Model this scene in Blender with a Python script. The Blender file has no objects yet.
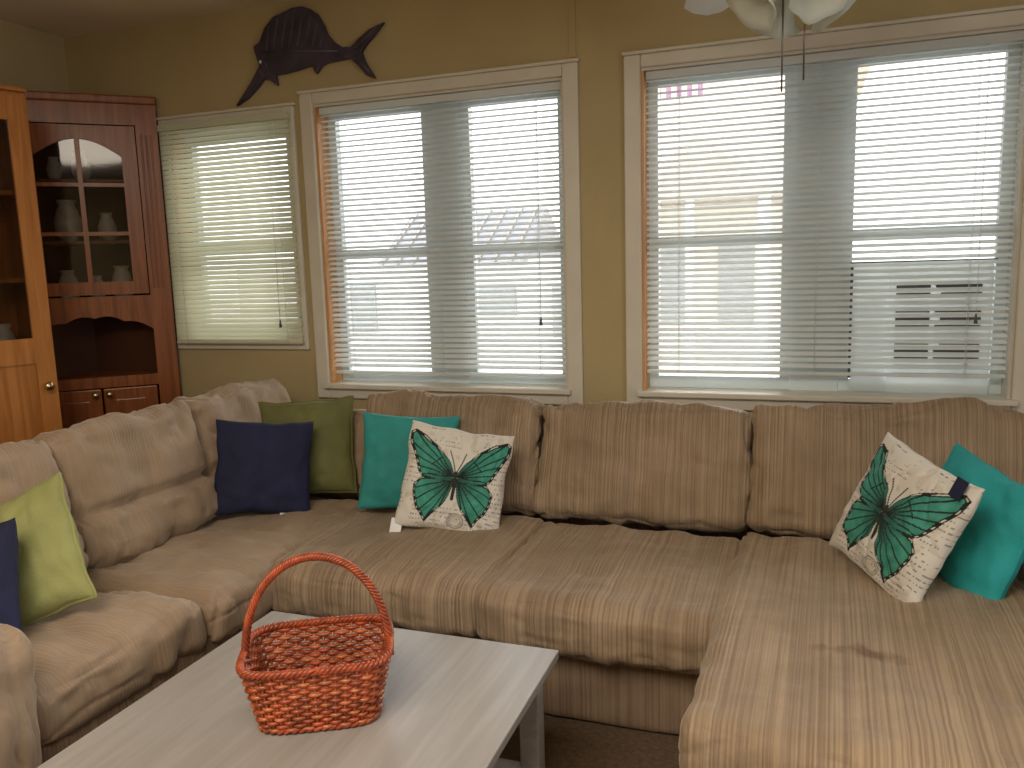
import bpy, bmesh, math, random
from mathutils import Vector, Matrix, noise, Euler
random.seed(7)
S=bpy.context.scene
COL=bpy.context.collection
# ------------------------------------------------------------------ camera
yaw=math.radians(19.8);pitch=math.radians(-8.25);roll=math.radians(-1.7)
R=Matrix.Rotation(yaw,3,'Z')@Matrix.Rotation(math.pi/2+pitch,3,'X')@Matrix.Rotation(roll,3,'Z')
cd=bpy.data.cameras.new("camera");cam=bpy.data.objects.new("camera",cd);COL.objects.link(cam)
cam.matrix_world=Matrix.Translation((0,0,1.5))@R.to_4x4()
cd.sensor_width=36;cd.lens=28.125;cd.clip_start=.05
S.camera=cam
S.view_settings.view_transform='Standard'
# ------------------------------------------------------------------ materials
def newmat(name):
    m=bpy.data.materials.new(name);m.use_nodes=True
    return m,m.node_tree.nodes,m.node_tree.links,m.node_tree.nodes['Principled BSDF']
def flat(name,c,rough=.6,metal=0,var=.08,scale=8,bump=0,bscale=60,spec=.5,stretch=(1,1,1)):
    m,n,l,b=newmat(name)
    tc=n.new('ShaderNodeTexCoord');mp=n.new('ShaderNodeMapping');mp.inputs['Scale'].default_value=stretch
    l.new(tc.outputs['Object'],mp.inputs['Vector'])
    nz=n.new('ShaderNodeTexNoise');nz.inputs['Scale'].default_value=scale;nz.inputs['Detail'].default_value=5
    l.new(mp.outputs[0],nz.inputs['Vector'])
    cr=n.new('ShaderNodeValToRGB')
    cr.color_ramp.elements[0].position=.3;cr.color_ramp.elements[1].position=.7
    cr.color_ramp.elements[0].color=[x*(1-var) for x in c[:3]]+[1]
    cr.color_ramp.elements[1].color=[min(1,x*(1+var)) for x in c[:3]]+[1]
    l.new(nz.outputs['Fac'],cr.inputs[0]);l.new(cr.outputs[0],b.inputs['Base Color'])
    b.inputs['Roughness'].default_value=rough;b.inputs['Metallic'].default_value=metal
    b.inputs['Specular IOR Level'].default_value=spec
    if bump:
        n2=n.new('ShaderNodeTexNoise');n2.inputs['Scale'].default_value=bscale;n2.inputs['Detail'].default_value=4
        l.new(mp.outputs[0],n2.inputs['Vector'])
        bp=n.new('ShaderNodeBump');bp.inputs['Strength'].default_value=bump;bp.inputs['Distance'].default_value=.01
        l.new(n2.outputs['Fac'],bp.inputs['Height']);l.new(bp.outputs[0],b.inputs['Normal'])
    return m
def wood(name,c1,c2,rough=.35,axis='Z'):
    m,n,l,b=newmat(name)
    tc=n.new('ShaderNodeTexCoord');mp=n.new('ShaderNodeMapping')
    sc={'Z':(30,30,2),'X':(2,30,30),'Y':(30,2,30)}[axis];mp.inputs['Scale'].default_value=sc
    l.new(tc.outputs['Object'],mp.inputs['Vector'])
    nz=n.new('ShaderNodeTexNoise');nz.inputs['Scale'].default_value=1;nz.inputs['Detail'].default_value=6;nz.inputs['Distortion'].default_value=.8
    l.new(mp.outputs[0],nz.inputs['Vector'])
    cr=n.new('ShaderNodeValToRGB');cr.color_ramp.elements[0].position=.35;cr.color_ramp.elements[1].position=.65
    cr.color_ramp.elements[0].color=(*c1,1);cr.color_ramp.elements[1].color=(*c2,1)
    l.new(nz.outputs['Fac'],cr.inputs[0]);l.new(cr.outputs[0],b.inputs['Base Color'])
    b.inputs['Roughness'].default_value=rough
    bp=n.new('ShaderNodeBump');bp.inputs['Strength'].default_value=.12;bp.inputs['Distance'].default_value=.004
    l.new(nz.outputs['Fac'],bp.inputs['Height']);l.new(bp.outputs[0],b.inputs['Normal'])
    return m
def corduroy(name,dark,lite,amt=1.0,stain=False):
    m,n,l,b=newmat(name)
    tc=n.new('ShaderNodeTexCoord');mp=n.new('ShaderNodeMapping');mp.inputs['Scale'].default_value=(165,1.0,1.0)
    l.new(tc.outputs['Object'],mp.inputs['Vector'])
    nz=n.new('ShaderNodeTexNoise');nz.inputs['Scale'].default_value=1;nz.inputs['Detail'].default_value=1
    l.new(mp.outputs[0],nz.inputs['Vector'])
    n2=n.new('ShaderNodeTexNoise');n2.inputs['Scale'].default_value=5;n2.inputs['Detail'].default_value=5
    l.new(tc.outputs['Object'],n2.inputs['Vector'])
    cr=n.new('ShaderNodeValToRGB');cr.color_ramp.elements[0].position=.5-.16/amt;cr.color_ramp.elements[1].position=.5+.12/amt
    cr.color_ramp.elements[0].color=(*dark,1);cr.color_ramp.elements[1].color=(*lite,1)
    l.new(nz.outputs['Fac'],cr.inputs[0])
    mx=n.new('ShaderNodeMix');mx.data_type='RGBA';mx.blend_type='MULTIPLY';mx.inputs[0].default_value=.55
    c2=n.new('ShaderNodeValToRGB');c2.color_ramp.elements[0].color=(.6,.57,.55,1);c2.color_ramp.elements[0].position=.3;c2.color_ramp.elements[1].position=.62
    l.new(n2.outputs['Fac'],c2.inputs[0])
    l.new(cr.outputs[0],mx.inputs[6]);l.new(c2.outputs[0],mx.inputs[7])
    last=mx.outputs[2]
    if stain:
        m3=n.new('ShaderNodeMapping');m3.inputs['Location'].default_value=(-.853,4.075,0);m3.inputs['Rotation'].default_value=(0,0,.25);m3.inputs['Scale'].default_value=(3.6,16,0)
        l.new(tc.outputs['Object'],m3.inputs['Vector'])
        ln=n.new('ShaderNodeVectorMath');ln.operation='LENGTH';l.new(m3.outputs[0],ln.inputs[0])
        n4=n.new('ShaderNodeTexNoise');n4.inputs['Scale'].default_value=18;l.new(tc.outputs['Object'],n4.inputs['Vector'])
        ad=n.new('ShaderNodeMath');ad.operation='ADD';l.new(ln.outputs['Value'],ad.inputs[0]);l.new(n4.outputs['Fac'],ad.inputs[1])
        c5=n.new('ShaderNodeValToRGB');c5.color_ramp.elements[0].position=.66;c5.color_ramp.elements[0].color=(.55,.45,.38,1);c5.color_ramp.elements[1].position=.98;c5.color_ramp.elements[1].color=(1,1,1,1)
        l.new(ad.outputs[0],c5.inputs[0])
        m6=n.new('ShaderNodeMix');m6.data_type='RGBA';m6.blend_type='MULTIPLY';m6.inputs[0].default_value=1
        l.new(last,m6.inputs[6]);l.new(c5.outputs[0],m6.inputs[7]);last=m6.outputs[2]
    l.new(last,b.inputs['Base Color'])
    b.inputs['Roughness'].default_value=.7;b.inputs['Specular IOR Level'].default_value=.35
    b.inputs['Sheen Weight'].default_value=.3;b.inputs['Sheen Roughness'].default_value=.4;b.inputs['Sheen Tint'].default_value=(1,.88,.76,1)
    wv=n.new('ShaderNodeTexWave');wv.inputs['Scale'].default_value=24;wv.bands_direction='X';l.new(tc.outputs['Object'],wv.inputs['Vector'])
    bp=n.new('ShaderNodeBump');bp.inputs['Strength'].default_value=.35*amt;bp.inputs['Distance'].default_value=.004
    l.new(wv.outputs['Fac'],bp.inputs['Height'])
    bp2=n.new('ShaderNodeBump');bp2.inputs['Strength'].default_value=.5;bp2.inputs['Distance'].default_value=.025
    l.new(n2.outputs['Fac'],bp2.inputs['Height']);l.new(bp.outputs[0],bp2.inputs['Normal']);l.new(bp2.outputs[0],b.inputs['Normal'])
    return m
M={}
M['wall']=flat('wall_paint',(.49,.395,.215),.7,var=.05,scale=3,bump=.15,bscale=90,spec=.3)
M['ceil']=flat('ceiling_paint',(.78,.66,.49),.8,var=.03,scale=3)
M['trim']=flat('trim_paint',(.70,.66,.57),.4,var=.04)
M['trimwarm']=wood('jamb_wood',(.60,.27,.09),(.75,.40,.16),.4)
M['sash']=flat('sash_vinyl',(.70,.80,.84),.4,var=.03)
M['floor']=flat('carpet_brown',(.13,.085,.05),.95,var=.3,scale=60,bump=.6,bscale=300)
M['oak']=wood('oak_orange',(.42,.16,.037),(.58,.24,.068),.3)
M['cherry']=wood('cabinet_stain',(.19,.055,.016),(.33,.105,.030),.3)
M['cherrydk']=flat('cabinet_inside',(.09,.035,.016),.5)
M['cord']=corduroy('striped_corduroy',(.26,.182,.118),(.40,.295,.195),1.0)
M['cordst']=corduroy('striped_corduroy_chaise',(.28,.198,.126),(.44,.325,.213),1.0,True)
M['cordsoft']=corduroy('soft_corduroy',(.325,.233,.155),(.385,.28,.19),.6)
M['base']=corduroy('sofa_base_fabric',(.22,.15,.10),(.31,.22,.15),.8)
M['table']=wood('table_greige',(.30,.27,.245),(.355,.325,.30),.28,'Y')
M['wick']=flat('wicker',(.34,.065,.022),.3,var=.45,scale=30)
M['wick2']=flat('wicker_light',(.44,.125,.042),.3,var=.4,scale=30)
M['navy']=flat('navy_fabric',(.012,.015,.052),.85,var=.2,bump=.3,bscale=250)
M['olive']=flat('olive_fabric',(.15,.155,.05),.8,var=.15,bump=.3,bscale=220)
M['lime']=flat('lime_fabric',(.32,.33,.12),.8,var=.12,bump=.3,bscale=220)
M['teal']=flat('teal_fabric',(.03,.30,.29),.75,var=.12,bump=.3,bscale=220)
M['tealb']=flat('turquoise_fabric',(.02,.36,.38),.75,var=.12,bump=.3,bscale=220)
M['brass']=flat('knob_metal',(.7,.55,.35),.25,metal=1)
M['chain']=flat('chain_metal',(.25,.22,.2),.4,metal=1)
M['white']=flat('white_plastic',(.8,.8,.78),.4,var=.03)
M['dark']=flat('dark_slot',(.10,.11,.12),.6)
M['marlin']=flat('marlin_paint',(.055,.045,.075),.45,var=.5,scale=9)
M['marlin2']=flat('marlin_rays',(.10,.09,.12),.45,var=.4,scale=9)
M['label']=flat('label_paper',(.85,.85,.85),.6)
M['china']=flat('china',(.75,.75,.70),.3,var=.2,scale=20)
M['stucco']=flat('stucco_white',(.80,.82,.82),.9,var=.03)
M['stuccob']=flat('stucco_beige',(.82,.76,.66),.9,var=.04)
M['roof']=flat('roof_metal',(.36,.36,.39),.5,var=.1)
M['roofb']=flat('roof_shingle',(.55,.49,.43),.8,var=.1)
M['glassdk']=flat('house_window_glass',(.42,.44,.44),.2)
M['magenta']=flat('balcony_paint',(.40,.20,.32),.8)
M['ground']=flat('sand_ground',(.65,.6,.52),.9)
def glassmat(name,tint=(1,1,1)):
    m=bpy.data.materials.new(name);m.use_nodes=True;n=m.node_tree.nodes;l=m.node_tree.links;n.clear()
    o=n.new('ShaderNodeOutputMaterial');t=n.new('ShaderNodeBsdfTransparent');t.inputs[0].default_value=(*tint,1)
    g=n.new('ShaderNodeBsdfGlossy');g.inputs['Roughness'].default_value=.05
    fr=n.new('ShaderNodeFresnel');fr.inputs[0].default_value=1.45
    mx=n.new('ShaderNodeMixShader');l.new(fr.outputs[0],mx.inputs[0]);l.new(t.outputs[0],mx.inputs[1]);l.new(g.outputs[0],mx.inputs[2]);l.new(mx.outputs[0],o.inputs[0])
    return m
M['glass']=glassmat('pane_glass')
M['cabglass']=glassmat('cabinet_glass',tint=(.72,.69,.66))
def slatmat(name,c,tr):
    m=bpy.data.materials.new(name);m.use_nodes=True;n=m.node_tree.nodes;l=m.node_tree.links;n.clear()
    o=n.new('ShaderNodeOutputMaterial');d=n.new('ShaderNodeBsdfDiffuse');t=n.new('ShaderNodeBsdfTranslucent')
    nz=n.new('ShaderNodeTexNoise');nz.inputs['Scale'].default_value=3
    cr=n.new('ShaderNodeValToRGB');cr.color_ramp.elements[0].color=[x*.94 for x in c]+[1];cr.color_ramp.elements[1].color=[*c,1]
    l.new(nz.outputs['Fac'],cr.inputs[0]);l.new(cr.outputs[0],d.inputs[0]);l.new(cr.outputs[0],t.inputs[0])
    mx=n.new('ShaderNodeMixShader');mx.inputs[0].default_value=tr
    l.new(d.outputs[0],mx.inputs[1]);l.new(t.outputs[0],mx.inputs[2]);l.new(mx.outputs[0],o.inputs[0]);return m
M['slat']=slatmat('blind_slat',(.86,.90,.90),.28)
M['slatc']=slatmat('blind_slat_cream',(.76,.78,.62),.25)
M['shade']=slatmat('frosted_shade',(.88,.90,.84),.4)
M['acpanel']=slatmat('ac_side_panel',(.86,.90,.90),.5)
# ------------------------------------------------------------------ mesh helpers
def empty(name,loc=(0,0,0),rz=0,parent=None):
    e=bpy.data.objects.new(name,None);COL.objects.link(e);e.location=loc;e.rotation_euler=(0,0,rz);e.empty_display_size=.1
    if parent:e.parent=parent
    return e
def link(name,me,mat,parent=None,smooth=False):
    o=bpy.data.objects.new(name,me);COL.objects.link(o)
    if mat is not None: me.materials.append(mat)
    if parent:o.parent=parent
    if smooth:
        for p in me.polygons:p.use_smooth=True
    return o
def boxes(name,lst,mat,parent=None,bevel=0.0):
    bm=bmesh.new()
    for (x0,x1,y0,y1,z0,z1) in lst:
        vs=[bm.verts.new((x,y,z)) for x in(x0,x1) for y in(y0,y1) for z in(z0,z1)]
        for f in((0,1,3,2),(4,6,7,5),(0,4,5,1),(2,3,7,6),(0,2,6,4),(1,5,7,3)):
            bm.faces.new([vs[i] for i in f])
    bmesh.ops.recalc_face_normals(bm,faces=bm.faces)
    me=bpy.data.meshes.new(name);bm.to_mesh(me);bm.free()
    o=link(name,me,mat,parent)
    if bevel:
        md=o.modifiers.new('bevel','BEVEL');md.width=bevel;md.segments=3;md.limit_method='ANGLE'
    return o
def prism(name,poly,z0,z1,mat,parent=None,bevel=0):
    bm=bmesh.new();a=[bm.verts.new((x,y,z0)) for x,y in poly];b=[bm.verts.new((x,y,z1)) for x,y in poly]
    bm.faces.new(a);bm.faces.new(b);n=len(poly)
    for i in range(n): bm.faces.new((a[i],a[(i+1)%n],b[(i+1)%n],b[i]))
    bmesh.ops.recalc_face_normals(bm,faces=bm.faces)
    me=bpy.data.meshes.new(name);bm.to_mesh(me);bm.free();o=link(name,me,mat,parent)
    if bevel:
        md=o.modifiers.new('bevel','BEVEL');md.width=bevel;md.segments=2;md.limit_method='ANGLE'
    return o
def plate(name,poly,y0,y1,mat,parent=None,bevel=0):
    """polygon in XZ extruded along Y"""
    bm=bmesh.new();a=[bm.verts.new((x,y0,z)) for x,z in poly];b=[bm.verts.new((x,y1,z)) for x,z in poly]
    bm.faces.new(a);bm.faces.new(b);n=len(poly)
    for i in range(n): bm.faces.new((a[i],a[(i+1)%n],b[(i+1)%n],b[i]))
    bmesh.ops.recalc_face_normals(bm,faces=bm.faces)
    bmesh.ops.triangulate(bm,faces=[f for f in bm.faces if len(f.verts)>4])
    me=bpy.data.meshes.new(name);bm.to_mesh(me);bm.free();o=link(name,me,mat,parent)
    if bevel:
        md=o.modifiers.new('bevel','BEVEL');md.width=bevel;md.segments=2;md.limit_method='ANGLE';md.angle_limit=.7
    return o
def tube_bm(bm,pts,r,closed=False,seg=6):
    n=len(pts);rings=[];pts=[Vector(p) for p in pts];up=None
    for i in range(n):
        if closed:t=pts[(i+1)%n]-pts[i-1]
        else:t=pts[min(i+1,n-1)]-pts[max(i-1,0)]
        t.normalize()
        if up is None:
            up=Vector((0,0,1)) if abs(t.z)<.9 else Vector((1,0,0))
        a=t.cross(up)
        if a.length<1e-4:a=t.cross(Vector((1,0,0)))
        a.normalize();b=a.cross(t).normalized();up=b
        rr=r(i/(n-1)) if callable(r) else r
        rings.append([bm.verts.new(pts[i]+(a*math.cos(k*2*math.pi/seg)+b*math.sin(k*2*math.pi/seg))*rr) for k in range(seg)])
    for i in range(n if closed else n-1):
        p=rings[i];q=rings[(i+1)%n]
        for k in range(seg): bm.faces.new((p[k],p[(k+1)%seg],q[(k+1)%seg],q[k]))
    if not closed:
        bm.faces.new(rings[0][::-1]);bm.faces.new(rings[-1])
def tubes(name,lst,mat,parent=None,seg=6):
    bm=bmesh.new()
    for t in lst: tube_bm(bm,t[0],t[1],t[2] if len(t)>2 else False,seg)
    bmesh.ops.recalc_face_normals(bm,faces=bm.faces)
    me=bpy.data.meshes.new(name);bm.to_mesh(me);bm.free();return link(name,me,mat,parent,True)
def spin(name,prof,mat,parent=None,seg=24,loc=(0,0,0),rot=None,flute=0):
    bm=bmesh.new();rings=[]
    for r,z in prof:
        rings.append([bm.verts.new((r*(1+flute*min(1,abs(z)*6)*math.cos(k*2*math.pi/seg*6))*math.cos(k*2*math.pi/seg),r*(1+flute*min(1,abs(z)*6)*math.cos(k*2*math.pi/seg*6))*math.sin(k*2*math.pi/seg),z)) for k in range(seg)])
    for i in range(len(prof)-1):
        for k in range(seg):bm.faces.new((rings[i][k],rings[i][(k+1)%seg],rings[i+1][(k+1)%seg],rings[i+1][k]))
    bmesh.ops.remove_doubles(bm,verts=bm.verts,dist=1e-5)
    bmesh.ops.recalc_face_normals(bm,faces=bm.faces)
    me=bpy.data.meshes.new(name);bm.to_mesh(me);bm.free();o=link(name,me,mat,parent,True);o.location=loc
    if rot:o.rotation_euler=rot
    return o
def cushion(name,size,loc,mat,parent,rot=(0,0,0),r=.07,puff=(.0,.0,.03),wr=.008,seed=0,seg=30,shape=None,wscale=5,fold=1.0,sag=0):
    """soft rounded box; local x = width"""
    bm=bmesh.new();bmesh.ops.create_cube(bm,size=2)
    bmesh.ops.subdivide_edges(bm,edges=bm.edges,cuts=seg-1,use_grid_fill=True)
    h=Vector(size)/2;sd=Vector((seed*3.7,seed*1.3,seed*2.1))
    for v in bm.verts:
        p=v.co.copy()
        for i in range(3): p[i]=.45*p[i]+.55*math.sin(p[i]*math.pi/2)
        a,b,c=p
        P=Vector((a*h.x,b*h.y,c*h.z));rr=min(r,h.x*.95,h.y*.95,h.z*.95)
        q=Vector([max(-(h[i]-rr),min(h[i]-rr,P[i])) for i in range(3)])
        d=P-q
        if d.length>1e-7: d=d.normalized()*rr
        P=q+d
        P.x+=puff[0]*a*(1-b*b)*(1-c*c)
        P.y+=puff[1]*b*(1-a*a)*(1-c*c)
        P.z+=puff[2]*c*(1-a*a)*(1-b*b)
        if shape:P=shape(P,a,b,c)
        if sag and c>0: P.z+=sag*c*noise.noise(Vector((a*1.8+seed*2.2,b*.8,seed)))
        nv=d.normalized() if d.length>1e-7 else Vector((0,0,1))
        w=noise.noise(Vector((P.x*wscale*1.6,P.y*wscale*.7,P.z*wscale*.7))+sd)*wr*1.6+noise.noise(P*wscale*2.4+sd)*wr*.8
        f=abs(noise.noise(Vector((P.x*wscale*2.2,P.y*wscale*.8,P.z*wscale*.8))+sd*2))
        w-=max(0,.12-f)*wr*8*fold
        f=abs(noise.noise(Vector((P.x*wscale*.9,P.y*wscale*1.9,P.z*wscale*1.9))+sd*3))
        w-=max(0,.09-f)*wr*7*fold
        P+=nv*w
        v.co=P
    me=bpy.data.meshes.new(name);bm.to_mesh(me);bm.free()
    o=link(name,me,mat,parent,True);o.location=loc;o.rotation_euler=rot
    return o
# ------------------------------------------------------------------ room shell
YW=3.7;XL=-4.0;XR=2.4;YF=-2.2;ZC=2.88;T=.2
wins=[(-3.31,-2.54,1.15,2.31),(-2.37,-1.04,.91,2.36),(-.68,.82,.91,2.36)]
segs=[]
xs=XL-.2
for (a,b,c,d) in wins:
    segs.append((xs,a,YW,YW+T,0,ZC));segs.append((a,b,YW,YW+T,0,c));segs.append((a,b,YW,YW+T,d,ZC));xs=b
segs.append((xs,XR+.2,YW,YW+T,0,ZC))
boxes('wall_back',segs,M['wall'])
boxes('wall_left',[(XL-.2,XL,YF,YW,0,ZC)],M['wall'])
boxes('wall_right',[(XR,XR+.2,YF,-1.2,0,ZC),(XR,XR+.2,-1.2,1.6,0,.9),(XR,XR+.2,-1.2,1.6,2.3,ZC),(XR,XR+.2,1.6,YW,0,ZC)],M['wall'])  # unseen opening added in this wall to let in extra daylight
boxes('wall_front',[(XL-.2,XR+.2,YF-.2,YF,0,ZC)],M['wall'])
boxes('floor',[(XL-.2,XR+.2,YF-.2,YW+.2,-.1,0)],M['floor'])
boxes('ceiling',[(XL-.2,XR+.2,YF-.2,YW+.2,ZC,ZC+.1)],M['ceil'])
boxes('baseboard_back',[(XL,XR,YW-.015,YW,0,.1)],M['trim'],bevel=.003)
boxes('trim_1',[(-1.005,-.975,YW-.006,YW,2.44,ZC)],M['wall'])
def window(idx,win,cas,mull=None,rail=None,jamb=True):
    a,b,c,d=win;e=empty('window_%d'%idx)
    cw=cas;ct=.055
    boxes('casing',[(a-cw,a,YW-.022,YW,c-cw,d+ct),(b,b+cw,YW-.022,YW,c-cw,d+ct),(a,b,YW-.021,YW,d,d+ct),(a,b,YW-.021,YW,c-cw,c-.02)],M['trim'],e,.006)
    boxes('head_cap',[(a-cw-.006,b+cw+.006,YW-.03,YW,d+ct,d+ct+.015)],M['trim'],e,.004)
    boxes('sill',[(a-.02,b+.02,YW-.05,YW+.12,c-.02,c+.005)],M['trim'],e,.005)
    boxes('jamb_left',[(a,a+.012,YW+.0,YW+T,c+.005,d-.012)],M['trimwarm'],e)
    boxes('jambs',[(b-.012,b,YW,YW+T,c+.005,d-.012),(a,b,YW,YW+T,d-.012,d)],M['trim'],e)
    fr=[];y0,y1=YW+.10,YW+.15
    if mull: fr.append((mull[0],mull[1],YW+.09,YW+.17,c+.006,d-.013));cells=[(a+.013,mull[0]),(mull[1],b-.013)]
    else: cells=[(a+.013,b-.013)]
    for (p,q) in cells:
        fr+=[(p+.001,p+.045,y0,y1,c+.007,d-.014),(q-.045,q-.001,y0,y1,c+.007,d-.014),(p+.045,q-.045,y0+.003,y1-.003,d-.06,d-.014),(p+.045,q-.045,y0+.003,y1-.003,c+.007,c+.06),(p+.045,q-.045,y0-.01,y1-.002,rail-.025,rail+.02)]
    boxes('sash_frame',fr,M['sash'],e)
    boxes('glass',[(p+.045,q-.045,YW+.122,YW+.126,c+.06,rail-.025) for p,q in cells]+[(p+.045,q-.045,YW+.132,YW+.136,rail+.02,d-.06) for p,q in cells],M['glass'],e)
    return e
window(1,wins[0],.055,None,1.66)
window(2,wins[1],.075,(-1.77,-1.60),1.60)
window(3,wins[2],.075,(-.03,.17),1.60)
def blind(x0,x1,zb,zt,y,tilt,mat,pitch_=.029,w=.031):
    e=empty('window_blind');bm=bmesh.new();z=zt-.04
    while z>zb+.02:
        pr=[]
        for k in range(4):
            s=(k/3-.5)*w;cu=.0025*(1-(2*k/3-1)**2)
            pr.append((y+s*math.cos(tilt),z+s*math.sin(tilt)+cu))
        sag=random.uniform(-.0015,.0015)
        va=[bm.verts.new((x0,p,q+sag)) for p,q in pr];vb=[bm.verts.new((x1,p,q-sag)) for p,q in pr]
        for k in range(3):bm.faces.new((va[k],vb[k],vb[k+1],va[k+1]))
        z-=pitch_
    me=bpy.data.meshes.new('slats');bm.to_mesh(me);bm.free();link('slats',me,mat,e)
    boxes('head_rail',[(x0,x1,y-.018,y+.018,zt-.035,zt)],mat,e,.003)
    boxes('bottom_rail',[(x0,x1,y-.013,y+.013,zb,zb+.014)],mat,e,.003)
    t=[]
    n=3 if x1-x0>1 else 2
    for k in range(n):
        xx=x0+(x1-x0)*(.1+.8*k/(n-1))
        for yy in(y-.016,y+.016): t.append(([(xx,yy,zb),(xx,yy,zt-.02)],.0011))
    tubes('ladder_cords',t,mat,e,4)
    tubes('pull_cord',[([(x1-.12,y-.02,zt-.03),(x1-.12,y-.022,1.26)],.0013)],mat,e,6)
    tubes('cord_tassel',[([(x1-.12,y-.022,1.26),(x1-.12,y-.022,1.22)],lambda u:.003+.005*u)],M['dark'],e,6)
    return e
blind(-3.335,-2.50,1.13,2.33,YW-.045,1.0,M['slatc'],.0265,.029)
blind(-2.352,-1.056,.965,2.345,YW+.03,.50,M['slat'],.027,.031)
blind(-.662,.802,.995,2.345,YW+.03,.50,M['slat'],.027,.031)
# ------------------------------------------------------------------ air conditioner
ac=empty('window_air_conditioner')
ax0,ax1,az0,az1=.22,.75,.92,1.47
boxes('side_panel',[(ax0,ax0+.14,YW+.078,YW+.084,az0,az1)],M['acpanel'],ac)
boxes('front_cover',[(ax0+.14,ax1,YW+.066,YW+.074,az0,az1-.05),(ax0+.14,ax1,YW+.074,YW+.084,az1-.05,az1)],M['acpanel'],ac,.002)
boxes('outline',[(ax0-.012,ax1+.012,YW+.07,YW+.09,az1,az1+.012),(ax0-.010,ax0,YW+.07,YW+.09,az0+.06,az1)],M['dark'],ac)
boxes('housing',[(ax0+.14,ax0+.15,YW+.18,YW+.5,az0,az1-.05),(ax1-.01,ax1,YW+.18,YW+.5,az0,az1-.05),(ax0+.15,ax1-.01,YW+.18,YW+.5,az0,az0+.01)],M['white'],ac)
sl=[]
for i in range(12):
    z=az1-.09-i*.034
    sl.append((ax0+.17,ax0+.30,YW+.060,YW+.07,z-.014,z));sl.append((ax0+.32+.02*(i%3==1),ax1-.04-.03*(i%4==2),YW+.060,YW+.07,z-.014,z))
boxes('grille_slots',sl,M['dark'],ac)
# ------------------------------------------------------------------ outside
boxes('ground_outside',[(-60,60,5,90,-3.3,-3.1)],M['ground'])
h=empty('neighbour_house')
boxes('walls',[(-9.5,-2.7,12,18,-3.1,1.65)],M['stucco'],h)
def gable(name,x0,x1,y0,y1,z0,z1,mat,parent,axis='X'):
    bm=bmesh.new()
    if axis=='X':
        ym=(y0+y1)/2;v=[(x0,y0,z0),(x1,y0,z0),(x1,y1,z0),(x0,y1,z0),(x0,ym,z1),(x1,ym,z1)];f=[(0,1,5,4),(2,3,4,5),(0,4,3),(1,2,5),(0,3,2,1)]
    else:
        xm=(x0+x1)/2;v=[(x0,y0,z0),(x1,y0,z0),(x1,y1,z0),(x0,y1,z0),(xm,y0,z1),(xm,y1,z1)];f=[(0,4,5,3),(1,2,5,4),(0,1,4),(2,3,5),(0,3,2,1)]
    vs=[bm.verts.new(p) for p in v]
    for q in f:bm.faces.new([vs[i] for i in q])
    bmesh.ops.recalc_face_normals(bm,faces=bm.faces)
    me=bpy.data.meshes.new(name);bm.to_mesh(me);bm.free();return link(name,me,mat,parent)
gable('roof',-6.5,-4.0,11.7,14.5,1.6,2.5,M['roof'],h)
ribs=[([(-6.4+i*.28,11.68,1.62),(-6.4+i*.28,13.1,2.53)],.025) for i in range(9)]
tubes('roof_ribs',ribs,M['roofb'],h,4)
boxes('house_windows',[(-5.1,-4.2,11.95,12.02,.75,1.25),(-7.6,-6.7,11.95,12.02,.5,1.3),(-3.6,-3.0,11.95,12.02,.4,1.2)],M['glassdk'],h)
h=empty('neighbour_house')
boxes('walls',[(-2.5,.6,12,20,-3.1,4.6)],M['stuccob'],h)
gable('roof',-2.9,1.0,11.5,20,4.5,6.0,M['roofb'],h,'Y')
gable('porch_roof',-2.3,-.2,10.6,12,2.3,3.1,M['roofb'],h,'Y')
boxes('porch_posts',[(-2.2,-2.05,10.7,10.85,-3.1,2.3),(-.5,-.35,10.7,10.85,-3.1,2.3),(-1.4,-1.3,10.7,10.85,-3.1,2.3)],M['stucco'],h)
boxes('house_windows',[(-2.1,-1.5,11.95,12.02,.6,1.8),(-1.1,-.6,11.95,12.02,.6,1.8),(-.2,.3,11.95,12.02,1.0,2.4)],M['glassdk'],h)
boxes('balcony',[(-2.3+i*.14,-2.24+i*.14,11.3,11.35,3.7,4.1) for i in range(8)]+[(-2.35,-1.2,11.3,11.36,4.08,4.14)],M['magenta'],h)
boxes('picket_fence',[(-2.2+i*.13,-2.13+i*.13,7.2,7.23,-.9,.35) for i in range(34)]+[(-2.2,2.3,7.23,7.26,.1,.17)],M['stucco'])
# ------------------------------------------------------------------ wall sailfish
TR=[(238,107),(247,93),(255,80),(262,66),(258,54),(256,46),(262,42),(267,28),(276,17),(284,14),(294,9),(304,8),(312,11),(319,16),(325,26),(329,36),(336,44),(344,49),(352,49),(358,42),(368,33),(382,26),(374,37),(366,47),(362,54),(366,64),(376,80),(367,76),(358,66),(351,60),(340,62),(330,64),(324,67),(319,75),(315,66),(300,71),(288,74),(279,75),(281,86),(273,80),(267,79),(260,88),(250,99)]
def tw(u,v): return (-2.82+.006*(u-240)+.0005*(103-v),3.046-.00487*v-.00056*u)
pts=[tw(u,v) for u,v in TR]
mar=empty('sailfish_wall_plaque')
plate('body',pts,YW-.03,YW-.002,M['marlin'],mar,.006)
rays=[((270,50),(272,26)),((277,50),(281,19)),((285,49),(290,15)),((293,49),(298,12)),((301,48),(306,13)),((309,48),(314,18)),((316,48),(320,26)),((323,49),(326,37)),((266,52),(340,53)),((356,52),(376,31)),((357,57),(371,75)),((268,78),(262,68)),((266,58),(271,68))]
tubes('fin_rays',[([(tw(*p)[0],YW-.031,tw(*p)[1]),(tw(*q)[0],YW-.031,tw(*q)[1])],.0045) for p,q in rays],M['marlin2'],mar,6)
ex,ez=tw(264,62);spin('eye',[(0,.004),(.006,.003),(.009,0),(0,-.001)],M['label'],mar,12,(ex,YW-.031,ez),(math.pi/2,0,0))
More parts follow.
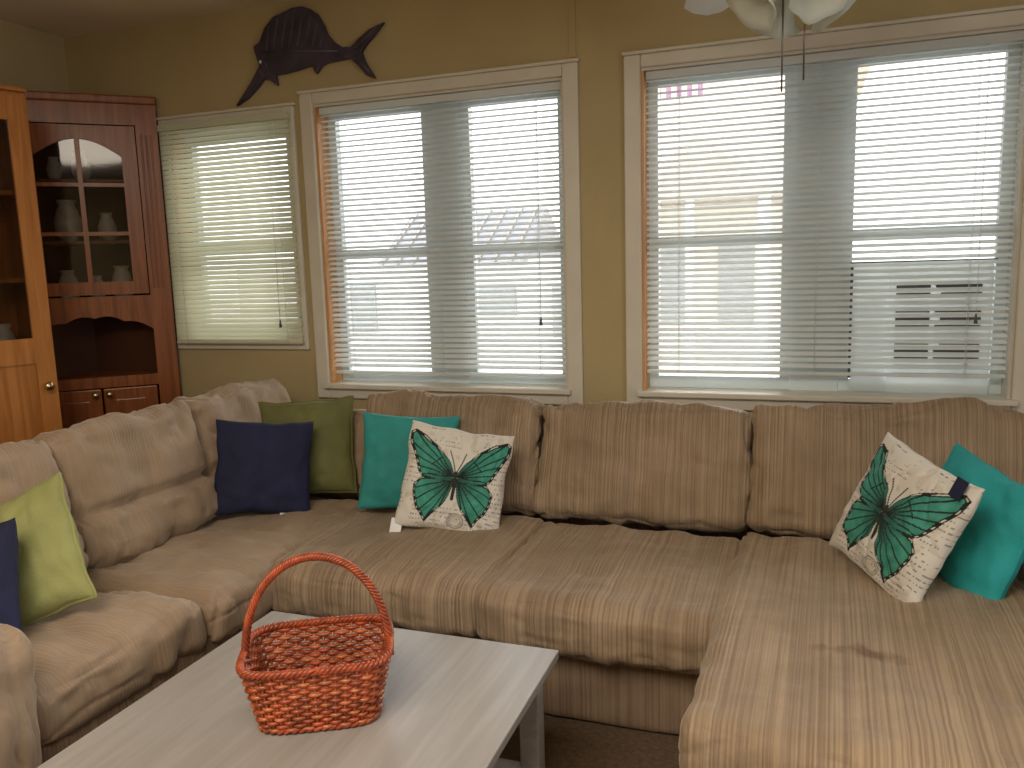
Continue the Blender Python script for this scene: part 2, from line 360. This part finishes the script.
# ------------------------------------------------------------------ ceiling fan
fan=empty('ceiling_fan',(-.03,2.8,0))
spin('motor',[(0,2.875),(.07,2.875),(.06,2.81),(.02,2.80),(.02,2.60),(.10,2.58),(.12,2.51),(.10,2.43),(.05,2.41),(.06,2.39),(.055,2.35),(.0,2.34)],M['white'],fan)
for k in range(5):
    an=math.radians(54+72*k)
    b=prism('blade_%d'%(k+1),[(.10,-.03),(.22,-.06),(.56,-.075),(.62,-.05),(.64,0),(.62,.05),(.56,.075),(.22,.06),(.10,.03)],-.004,.004,M['white'],fan)
    b.location=(0,0,2.455);b.rotation_euler=(.2,0,an)
for k in range(4):
    an=k*math.pi/2+.55
    spin('shade_%d'%(k+1),[(.022,0),(.035,-.01),(.055,-.045),(.06,-.08),(.075,-.115),(.098,-.135),(.095,-.137),(.072,-.118),(.056,-.08),(.05,-.045),(.02,-.008)],M['shade'],fan,36,loc=(.055*math.cos(an),.055*math.sin(an),2.375),rot=(0,-.80,an),flute=.08)
tubes('pull_chains',[([(-.035,0,2.36),(-.035,0,2.03)],.003),([(.03,0,2.36),(.03,0,2.06)],.003)],M['chain'],fan,6)
# ------------------------------------------------------------------ corner hutch
W=.80
hut=empty('corner_china_hutch',(-3.955,3.13,0),math.radians(42.5))
inv=Matrix.Rotation(-math.radians(42.5),2)
def loc2(x,y):
    v=inv@Vector((x+3.955,y-3.13));return (v.x,v.y)
poly=[(0.001,0.021),(W-.001,0.021),loc2(-3.375,3.69),loc2(-3.99,3.69),loc2(-3.99,3.15)]
for nm,z0,z1 in(('base_block',0.0,.1),('counter',.92,.96),('shelf_1',1.36,1.39),('shelf_2',1.70,1.715),('shelf_3',2.03,2.045),('top',2.42,2.46)):
    prism(nm,poly,z0,z1,M['cherry'] ,hut)
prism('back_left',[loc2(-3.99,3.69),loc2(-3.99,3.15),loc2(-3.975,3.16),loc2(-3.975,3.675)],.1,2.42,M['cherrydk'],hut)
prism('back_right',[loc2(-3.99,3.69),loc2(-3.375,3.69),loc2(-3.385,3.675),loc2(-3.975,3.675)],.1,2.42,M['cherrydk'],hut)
boxes('stiles',[(0,.11,-.02,.02,0,2.44),(W-.11,W,-.02,.02,0,2.44),(.11,W-.11,-.019,.019,2.33,2.44),(.11,W-.11,-.019,.019,1.33,1.41),(.11,W-.11,-.019,.019,.905,.965)],M['cherry'],hut)
boxes('fluting',[(.02+i*.025,.03+i*.025,-.028,-.018,1.45,2.28) for i in range(3)]+[(W-.09+i*.025,W-.08+i*.025,-.028,-.018,1.45,2.28) for i in range(3)],M['cherry'],hut,.003)
boxes('crown',[(-.01,W+.008,-.035,.03,2.44,2.485)],M['cherry'],hut,.01)
dx0,dx1=.115,W-.115
boxes('glass_door_frame',[(dx0,dx0+.075,-.04,-.021,1.42,2.32),(dx1-.075,dx1,-.04,-.021,1.42,2.32),(dx0+.075,dx1-.075,-.039,-.022,1.42,1.49),(W/2-.012,W/2+.012,-.036,-.024,1.49,2.28),(dx0+.07,dx1-.07,-.035,-.025,1.74,1.76),(dx0+.07,dx1-.07,-.035,-.025,2.0,2.02)],M['cherry'],hut)
arc=[(dx0+.075,2.32),(dx1-.075,2.32)]
for k in range(15):
    t=k/14;x=dx1-.075-(dx1-dx0-.15)*t;arc.append((x,2.16+.09*math.sin(math.pi*t)))
plate('door_arch',arc,-.039,-.022,M['cherry'],hut)
boxes('glass_pane',[(dx0+.06,dx1-.06,-.0305,-.0285,1.47,2.3)],M['cabglass'],hut)
ap=[(.11,1.34),(W-.11,1.34)]
for k in range(25):
    t=k/24;x=W-.11-(W-.22)*t;ap.append((x,1.22+.07*math.sin(math.pi*t)+.015*abs(math.sin(4*math.pi*t))))
plate('niche_apron',ap,-.017,.015,M['cherry'],hut)
boxes('lower_doors',[(.12,W/2-.004,-.035,-.015,.14,.90),(W/2+.004,W-.12,-.035,-.015,.14,.90)],M['cherry'],hut,.006)
boxes('lower_door_panels',[(.18,W/2-.06,-.045,-.03,.2,.84),(W/2+.06,W-.18,-.045,-.03,.2,.84)],M['cherry'],hut,.01)
for i,x in enumerate((W/2-.035,W/2+.035)): spin('knob_%d'%(i+1),[(0,0),(.006,0),(.006,.015),(.016,.022),(.018,.03),(.010,.037),(0,.038)],M['brass'],hut,16,(x,-.035,.87),(math.pi/2,0,0))
for i,(x,z,s) in enumerate([(.28,1.39,1.0),(.42,1.39,.8),(.55,1.39,1.1),(.31,1.715,1.3),(.5,1.715,.9),(.4,2.045,.9),(.27,2.045,.7)]):
    spin('dish_%d'%(i+1),[(0,0),(.03*s,0),(.05*s,.03*s),(.055*s,.08*s),(.04*s,.13*s),(.03*s,.15*s),(.038*s,.17*s),(.03*s,.165*s)],M['china'],hut,16,(x,.08,z))
# ------------------------------------------------------------------ oak display cabinet
CW=.75
oak=empty('oak_display_cabinet',(-3.60,2.15,0),math.radians(72.5))
boxes('carcass',[(0,.02,0,.33,0,2.36),(CW-.02,CW,0,.33,0,2.36),(.02,CW-.02,.31,.33,0,2.36),(.02,CW-.02,.001,.31,0,.08),(.02,CW-.02,.001,.31,2.34,2.36),(.02,CW-.02,.02,.31,1.1,1.12),(.02,CW-.02,.02,.31,1.5,1.52),(.02,CW-.02,.02,.31,1.9,1.92)],M['oak'],oak)
boxes('crown',[(-.006,CW+.004,-.03,.33,2.36,2.38)],M['oak'],oak,.006)
fr=[]
for p,q in((.003,CW/2-.002),(CW/2+.002,CW-.003)):
    fr+=[(p,p+.085,-.025,-.001,.08,2.34),(q-.085,q,-.025,-.001,.08,2.34),(p+.085,q-.085,-.024,-.002,2.23,2.34),(p+.085,q-.085,-.024,-.002,1.12,1.24),(p+.085,q-.085,-.024,-.002,.08,.2),(p+.085,q-.085,-.015,-.003,.2,1.12)]
boxes('doors',fr,M['oak'],oak)
boxes('door_glass',[(.08,CW/2-.08,-.012,-.009,1.22,2.25),(CW/2+.08,CW-.08,-.012,-.009,1.22,2.25)],M['cabglass'],oak)
for i,x in enumerate((.055,CW-.055)): spin('knob_%d'%(i+1),[(0,0),(.008,0),(.008,.018),(.02,.026),(.023,.036),(.014,.045),(0,.047)],M['brass'],oak,16,(x,-.025,1.01),(math.pi/2,0,0))
for i,(x,z,s) in enumerate([(.2,1.52,1.2),(.5,1.52,1.0),(.6,1.12,1.1),(.55,1.92,1.1)]):
    spin('dish_%d'%(i+1),[(0,0),(.03*s,0),(.05*s,.03*s),(.055*s,.08*s),(.04*s,.13*s),(.03*s,.15*s),(.038*s,.17*s)],M['china'],oak,16,(x,.15,z))
# ------------------------------------------------------------------ sectional sofa
so=empty('sectional_sofa')
hp=math.pi/2
def rbox(name,x0,x1,y0,y1,z0,z1,mat,r=.04,wr=.004,seed=0,left=False):
    if left: return cushion(name,(y1-y0,x1-x0,z1-z0),((x0+x1)/2,(y0+y1)/2,(z0+z1)/2),mat,so,(0,0,hp),r,(0,0,0),wr,seed,18)
    return cushion(name,(x1-x0,y1-y0,z1-z0),((x0+x1)/2,(y0+y1)/2,(z0+z1)/2),mat,so,(0,0,0),r,(0,0,0),wr,seed,18)
rbox('base_main',-1.84,-.14,2.38,3.62,.0,.31,M['base'],.03,.004,1)
rbox('base_chaise',-.20,.68,1.70,3.62,.0,.31,M['base'],.03,.004,2)
rbox('base_left',-2.88,-1.84,1.16,3.6,.0,.31,M['base'],.03,.004,3,True)
rbox('back_frame_main',-1.9,.88,3.42,3.62,.25,.82,M['base'],.06,.004,4)
rbox('back_frame_left',-2.90,-2.70,1.16,3.62,.25,.82,M['base'],.06,.004,5,True)
cushion('seat_1',(.86,.80,.20),(-1.395,2.70,.365),M['cord'],so,(0,0,0),.055,(.01,.012,.018),.009,11)
cushion('seat_2',(.83,.80,.20),(-.575,2.68,.36),M['cord'],so,(.0,0,0),.055,(.01,.012,.018),.009,12)
cushion('chaise_seat',(.90,1.40,.22),(.235,2.38,.37),M['cordst'],so,(0,0,-.035),.055,(.005,.01,.02),.010,13,40)
cushion('seat_left_1',(.66,.64,.19),(-2.14,1.70,.36),M['cordsoft'],so,(0,0,hp),.055,(.01,.012,.02),.013,14)
cushion('seat_left_2',(.64,.66,.19),(-2.13,2.34,.36),M['cordsoft'],so,(0,0,hp),.055,(.01,.012,.02),.013,15)
cushion('seat_corner',(.72,.60,.19),(-2.12,2.89,.35),M['cordsoft'],so,(0,0,0),.06,(.01,.01,.02),.013,16)
def backshape(P,a,b,c):
    P.y-= .022*math.cos(c*1.5)*(1-a**4)*(1 if b<0 else .3)
    P.z-= .012*(a**4)*(1 if c>0 else 0)
    if b<0: P.y-=.03*max(0,-c)*(1-c*c)*1.5
    return P
def tiered(P,a,b,c):
    if b<0:
        P.y-= .03*(1-a**4)
        s=math.exp(-((P.z+.07)/.022)**2); P.y+= .05*s
        if P.z<-.07: P.y-=.015
    P.z-= .012*(a**4)*(1 if c>0 else 0)
    return P
lean=-.26
cushion('back_1',(.88,.21,.50),(-1.47,3.27,.67),M['cord'],so,(lean,0,0),.055,(.0,.0,.008),.015,21,34,backshape,sag=.05)
cushion('back_2',(.88,.21,.49),(-.605,3.27,.665),M['cord'],so,(lean,0,0),.05,(.0,.0,.006),.015,22,34,backshape,sag=.04)
cushion('back_3',(.99,.22,.51),(.325,3.26,.68),M['cord'],so,(lean,0,0),.055,(.0,.0,.008),.017,23,34,backshape,sag=.05)
cushion('back_left_1',(.69,.25,.52),(-2.53,1.73,.68),M['cordsoft'],so,(lean,0,hp),.065,(0,0,.01),.014,24,34,tiered,sag=.04)
cushion('back_left_2',(.69,.25,.53),(-2.53,2.42,.69),M['cordsoft'],so,(lean,0,hp),.065,(0,0,.01),.014,25,34,tiered,sag=.04)
cushion('back_left_3',(.72,.25,.54),(-2.55,3.12,.69),M['cordsoft'],so,(lean,0,hp),.065,(0,0,.01),.016,26,34,tiered,sag=.04)
cushion('back_corner',(.62,.22,.42),(-2.15,3.36,.62),M['cordsoft'],so,(lean,0,0),.09,(0,0,.02),.014,27,26,backshape)
o=cushion('arm_left',(.25,1.08,.65),(-2.27,1.25,.355),M['cordsoft'],so,(0,0,0),.10,(0,0,0),.013,31,26)
o.data.transform(Matrix.Rotation(hp,4,'Z'))
cushion('arm_right',(.24,1.08,.60),(.80,3.01,.34),M['base'],so,(0,0,0),.10,(0,0,0),.01,32,22)
# ------------------------------------------------------------------ throw pillows
def orient(n,rollz):
    z=Vector(n).normalized();y=Vector((0,0,1));y=(y-z*y.dot(z)).normalized();x=y.cross(z)
    Mx=Matrix((x,y,z)).transposed()
    return (Mx@Matrix.Rotation(rollz,3,'Z')).to_4x4()
def pillow(name,loc,n,rollz,s,mat,th=.075,N=40,paint=None,piping=None,wr=.009,seed=0,tag=None):
    bm=bmesh.new();cl=bm.verts.layers.float_color.new('Col') if paint else None
    h=s/2
    def P(a,b,side):
        e=max(0,(1-a*a))*max(0,(1-b*b))
        z=th*(e**.42)
        x=a*h*(1-.06*(1-b*b)*abs(a)**2);y=b*h*(1-.06*(1-a*a)*abs(b)**2)
        m_=min(1,e*5)
        w=noise.noise(Vector((x*8+seed,y*8,side*3)))*wr*2*m_+noise.noise(Vector((x*22+seed,y*22,side*3)))*wr*.8*m_
        f=abs(noise.noise(Vector((x*10+seed*2,y*7,side*5))));w-=max(0,.1-f)*wr*5*m_
        x+=noise.noise(Vector((b*2.5,seed,a)))*.008;y+=noise.noise(Vector((a*2.5,seed+5,b)))*.008
        return Vector((x,y,side*(z+w)))
    for side in(1,-1):
        n_=N
        g=[]
        for i in range(n_+1):
            row=[]
            for j in range(n_+1):
                a=math.sin((2*i/n_-1)*hp*.999)*.35+(2*i/n_-1)*.65;b=math.sin((2*j/n_-1)*hp*.999)*.35+(2*j/n_-1)*.65
                v=bm.verts.new(P(a,b,side))
                if paint: v[cl]=(*paint(a,b),1)
                row.append(v)
            g.append(row)
        for i in range(n_):
            for j in range(n_):
                f=(g[i][j],g[i+1][j],g[i+1][j+1],g[i][j+1]);bm.faces.new(f if side==1 else f[::-1])
    bmesh.ops.remove_doubles(bm,verts=bm.verts,dist=1e-5)
    me=bpy.data.meshes.new(name);bm.to_mesh(me);bm.free()
    e=empty(name);e.matrix_world=Matrix.Translation(loc)@orient(n,rollz)
    link('cover',me,mat,e,True)
    if piping:
        pp=[]
        for k in range(160):
            t=k/160*4;sd=int(t);u=(t-sd)*2-1
            a,b=[(u,-1),(1,u),(-u,1),(-1,-u)][sd]
            pp.append(P(a,b,1))
        tubes('piping',[(pp,.005,True)],piping,e,6)
    if tag:
        tx,ty,tz,tm=tag
        boxes('tag',[(tx-.022,tx+.022,ty-.03,ty+.03,tz,tz+.002)],tm,e)
    return e
fore=[(.02,.10),(.12,.30),(.34,.54),(.62,.74),(.84,.82),(.93,.76),(.90,.56),(.80,.30),(.68,.06),(.58,-.04),(.30,-.05),(.05,-.04)]
hind=[(.03,.02),(.30,-.03),(.60,-.03),(.72,-.18),(.70,-.40),(.62,-.58),(.50,-.70),(.40,-.86),(.30,-.70),(.18,-.54),(.08,-.34),(.03,-.12)]
def inpoly(x,y,p):
    c=False;j=len(p)-1
    for i in range(len(p)):
        if (p[i][1]>y)!=(p[j][1]>y) and x<(p[j][0]-p[i][0])*(y-p[i][1])/(p[j][1]-p[i][1])+p[i][0]:c=not c
        j=i
    return c
def dseg(x,y,a,b):
    dx,dy=b[0]-a[0],b[1]-a[1];t=max(0,min(1,((x-a[0])*dx+(y-a[1])*dy)/(dx*dx+dy*dy)))
    return math.hypot(x-a[0]-t*dx,y-a[1]-t*dy)
def dpoly(x,y,p): return min(dseg(x,y,p[i-1],p[i]) for i in range(len(p)))
fv=[((.04,.05),(.5,.66)),((.04,.05),(.80,.76)),((.04,.05),(.88,.58)),((.04,.05),(.82,.36)),((.04,.05),(.72,.16)),((.04,.05),(.60,.02)),((.30,.36),(.46,.20))]
hv=[((.04,0),(.66,-.08)),((.04,0),(.71,-.26)),((.04,0),(.66,-.46)),((.04,0),(.54,-.64)),((.04,0),(.38,-.76)),((.04,0),(.20,-.52))]
def butterfly(a,b):
    x=abs(a)/1.05;y=(b-.0)/1.03
    blk=(.012,.015,.012);bg=(.70,.67,.61)
    nz=noise.noise(Vector((a*6,b*6,1)))
    if dseg(x,y,(0,.12),(0,-.36))<.035-.012*abs(y): return (.03,.03,.02)
    if dseg(x,y,(.01,.12),(.14,.50))<.010: return blk
    for p,vs,bw in((fore,fv,.06),(hind,hv,.05)):
        if inpoly(x,y,p):
            d=dpoly(x,y,p);r=math.hypot(x,y)
            w=bw*min(1,max(.18,(r-.25)*2))
            if d<w:
                if d>w*.3 and d<w*.65 and math.sin(math.atan2(y,x)*46)>.4 and r>.5: return (.6,.64,.55)
                return blk
            if min(dseg(x,y,*v) for v in vs)<.008+.006*r: return blk
            k=.5+.5*noise.noise(Vector((a*9,b*9,4)))
            g=(.02+.06*k,.20+.18*k,.15+.14*k)
            f=min(1,max(.35,r*1.9))
            return tuple(c*f for c in g)
    if (b>.55 or b<-.55 or (abs(a)>.70)) :
        ln=math.sin(b*75)
        if ln>.72 and noise.noise(Vector((a*34,round(b*12)*5.3,0)))>.02 and noise.noise(Vector((a*3,b*3,8)))>-.12: return (.28,.27,.26)
    q=math.hypot(a-.12,b+.78)
    if abs(q-.14)<.014 or abs(q-.10)<.008: return (.35,.33,.3)
    if nz>.32: return (.62,.57,.50)
    return bg
mb,n,l,b=newmat('butterfly_print_fabric')
at=n.new('ShaderNodeAttribute');at.attribute_name='Col';l.new(at.outputs['Color'],b.inputs['Base Color']);b.inputs['Roughness'].default_value=.85
nz=n.new('ShaderNodeTexNoise');nz.inputs['Scale'].default_value=260;bp=n.new('ShaderNodeBump');bp.inputs['Strength'].default_value=.2;bp.inputs['Distance'].default_value=.003
l.new(nz.outputs['Fac'],bp.inputs['Height']);l.new(bp.outputs[0],b.inputs['Normal'])
pillow('navy_throw_pillow',(-2.21,2.87,.66),(.55,-.78,.28),math.radians(-6),.42,M['navy'],.08,seed=1,tag=(.10,-.225,.004,M['label']))
pillow('green_throw_pillow',(-2.16,3.14,.695),(.25,-.9,.25),math.radians(3),.45,M['olive'],.075,piping=M['olive'],seed=2)
pillow('teal_throw_pillow',(-1.575,3.03,.68),(.40,-.88,.25),math.radians(-5),.42,M['teal'],.07,seed=3)
pillow('butterfly_throw_pillow',(-1.29,2.87,.66),(.38,-.86,.30),math.radians(-12),.43,mb,.07,190,butterfly,seed=4,tag=(-.2,-.215,.004,M['label']))
pillow('butterfly_throw_pillow',(.31,2.66,.69),(-.78,-.55,.36),math.radians(-12),.43,mb,.07,190,butterfly,seed=5,tag=(.165,.185,.034,M['navy']))
pillow('teal_throw_pillow',(.53,2.78,.635),(-.82,-.45,.30),math.radians(-10),.44,M['tealb'],.075,seed=6)
pillow('green_throw_pillow',(-2.27,1.735,.64),(.15,-.92,.32),math.radians(26),.41,M['lime'],.07,piping=M['lime'],seed=7)
pillow('navy_throw_pillow',(-2.265,1.55,.615),(.10,-.92,.32),math.radians(14),.36,M['navy'],.06,seed=8)
# ------------------------------------------------------------------ coffee table
tb=empty('coffee_table')
boxes('top',[(-1.55,-.605,.85,2.0,.425,.45)],M['table'],tb,.004)
boxes('apron',[(-1.45,-.695,1.93,1.955,.36,.424),(-1.45,-.695,.895,.92,.36,.424),(-1.51,-1.485,.95,1.90,.36,.424),(-.67,-.645,.95,1.90,.36,.424)],M['table'],tb,.003)
boxes('legs',[(x,x+.055,y,y+.055,0,.424) for x in(-1.515,-.695) for y in(.89,1.905)],M['table'],tb,.004)
boxes('lower_shelf',[(-1.49,-.665,.92,1.93,.12,.14)],M['table'],tb,.003)
# ------------------------------------------------------------------ basket
bk=empty('wicker_basket',(-1.075,1.55,.452),math.radians(28))
def ringpt(t,f,off=0):
    hx=.137+.033*f+off;hy=.102+.030*f+off;e=2/4.5
    c,s=math.cos(t),math.sin(t)
    return (hx*math.copysign(abs(c)**e,c),hy*math.copysign(abs(s)**e,s))
Hb=.15;NS=44
dense=[ringpt(2*math.pi*i/2000,0.5) for i in range(2001)]
acc=[0]
for i in range(2000):acc.append(acc[-1]+math.dist(dense[i],dense[i+1]))
def tpar(u):
    L=u%1*acc[-1];lo=0;hi=2000
    while hi-lo>1:
        m_=(lo+hi)//2
        if acc[m_]<=L:lo=m_
        else:hi=m_
    return 2*math.pi*(lo+(L-acc[lo])/(acc[hi]-acc[lo]+1e-9))/2000
TP=[tpar(i/(NS*4)) for i in range(NS*4)]
A=[];B=[]
nr=15
for r_ in range(nr):
    f=(r_+.5)/nr
    pts_=[]
    for i,t in enumerate(TP):
        off=.0045*math.cos(math.pi*i/4+math.pi*r_)
        x,y=ringpt(t,f,off);pts_.append((x,y,.006+f*Hb))
    (A if r_%3 else B).append((pts_,.0046,True))
tubes('weave_dark',A,M['wick'],bk,6);tubes('weave_light',B,M['wick2'],bk,6)
st=[]
for k in range(NS):
    t=TP[k*4]
    st.append(([(*ringpt(t,0),.004),(*ringpt(t,.5),.5*Hb),(*ringpt(t,1),Hb+.008)],.0034))
tubes('stakes',st,M['wick2'],bk,5)
rim=[]
for ph in(0,2*math.pi/3,4*math.pi/3):
    pts_=[]
    for i in range(360):
        t=tpar(i/360);an=i/360*2*math.pi*30+ph;x,y=ringpt(t,1.05,.005*math.cos(an));pts_.append((x,y,Hb+.012+.005*math.sin(an)))
    rim.append((pts_,.0052,True))
tubes('rim_braid',rim,M['wick'],bk,6)
rim=[]
for ph in(0,math.pi):
    pts_=[]
    for i in range(300):
        t=tpar(i/300);an=i/300*2*math.pi*26+ph;x,y=ringpt(t,0,.004*math.cos(an));pts_.append((x,y,.008+.004*math.sin(an)))
    rim.append((pts_,.005,True))
tubes('foot_braid',rim,M['wick'],bk,6)
fl=[]
for k in range(20):
    y=-.092+k*.0097
    fl.append(([(-.125+.25*i/24,y,.010+.002*math.cos(math.pi*(i+k))) for i in range(25)],.0047))
tubes('bottom_weave',fl,M['wick2'],bk,5)
hd=[]
def hp_(s,rr,an):
    th=math.pi*s;hx=.170;x=-hx*math.cos(th);z=Hb-.03+(.264)*math.sin(th)**.85
    nx,nz_=-math.cos(th),math.sin(th)
    return (x+nx*rr*math.cos(an),rr*math.sin(an),z+nz_*rr*math.cos(an))
for k in range(5):
    hd.append(([hp_(i/240,.0065,2*math.pi*(i/240*14+k/5)) for i in range(241)],.0042))
hd.append(([hp_(i/60,0,0) for i in range(61)],.006))
tubes('handle',hd,M['wick'],bk,6)
# ------------------------------------------------------------------ lighting
w=bpy.data.worlds.new('world');S.world=w;w.use_nodes=True
bgn=w.node_tree.nodes['Background'];bgn.inputs[0].default_value=(.90,.95,1,1);bgn.inputs[1].default_value=2.7
def light(name,kind,loc,rot,energy,color=(1,1,1),size=1,sy=None):
    ld=bpy.data.lights.new(name,kind);ld.energy=energy;ld.color=color
    if kind=='AREA':
        ld.size=size
        if sy: ld.shape='RECTANGLE';ld.size_y=sy
    o=bpy.data.objects.new(name,ld);COL.objects.link(o);o.location=loc;o.rotation_euler=rot;return o
sd=Vector((-.25,-1,-.62)).normalized()
s=light('hazy_sun','SUN',(0,8,8),(0,0,0),5.5,(1,.95,.88));s.rotation_euler=sd.to_track_quat('-Z','Y').to_euler();s.data.angle=math.radians(50)
for i,(a,b,c,d) in enumerate(wins):
    p=light('window_portal_%d'%(i+1),'AREA',((a+b)/2,YW+.22,(c+d)/2),(-math.pi/2,0,0),1,(1,1,1),b-a,d-c);p.data.cycles.is_portal=True
p=light('window_portal_4','AREA',(XR+.22,.2,1.6),(0,math.pi/2,0),1,(1,1,1),1.4,2.8);p.data.cycles.is_portal=True  # portal for the added right-wall opening, there only to bring in light
light('room_fill_light','AREA',(-.8,-.4,2.84),(0,0,0),105,(1,.89,.74),1.8,1.8)  # soft fill added under the ceiling to brighten the room, no fixture there
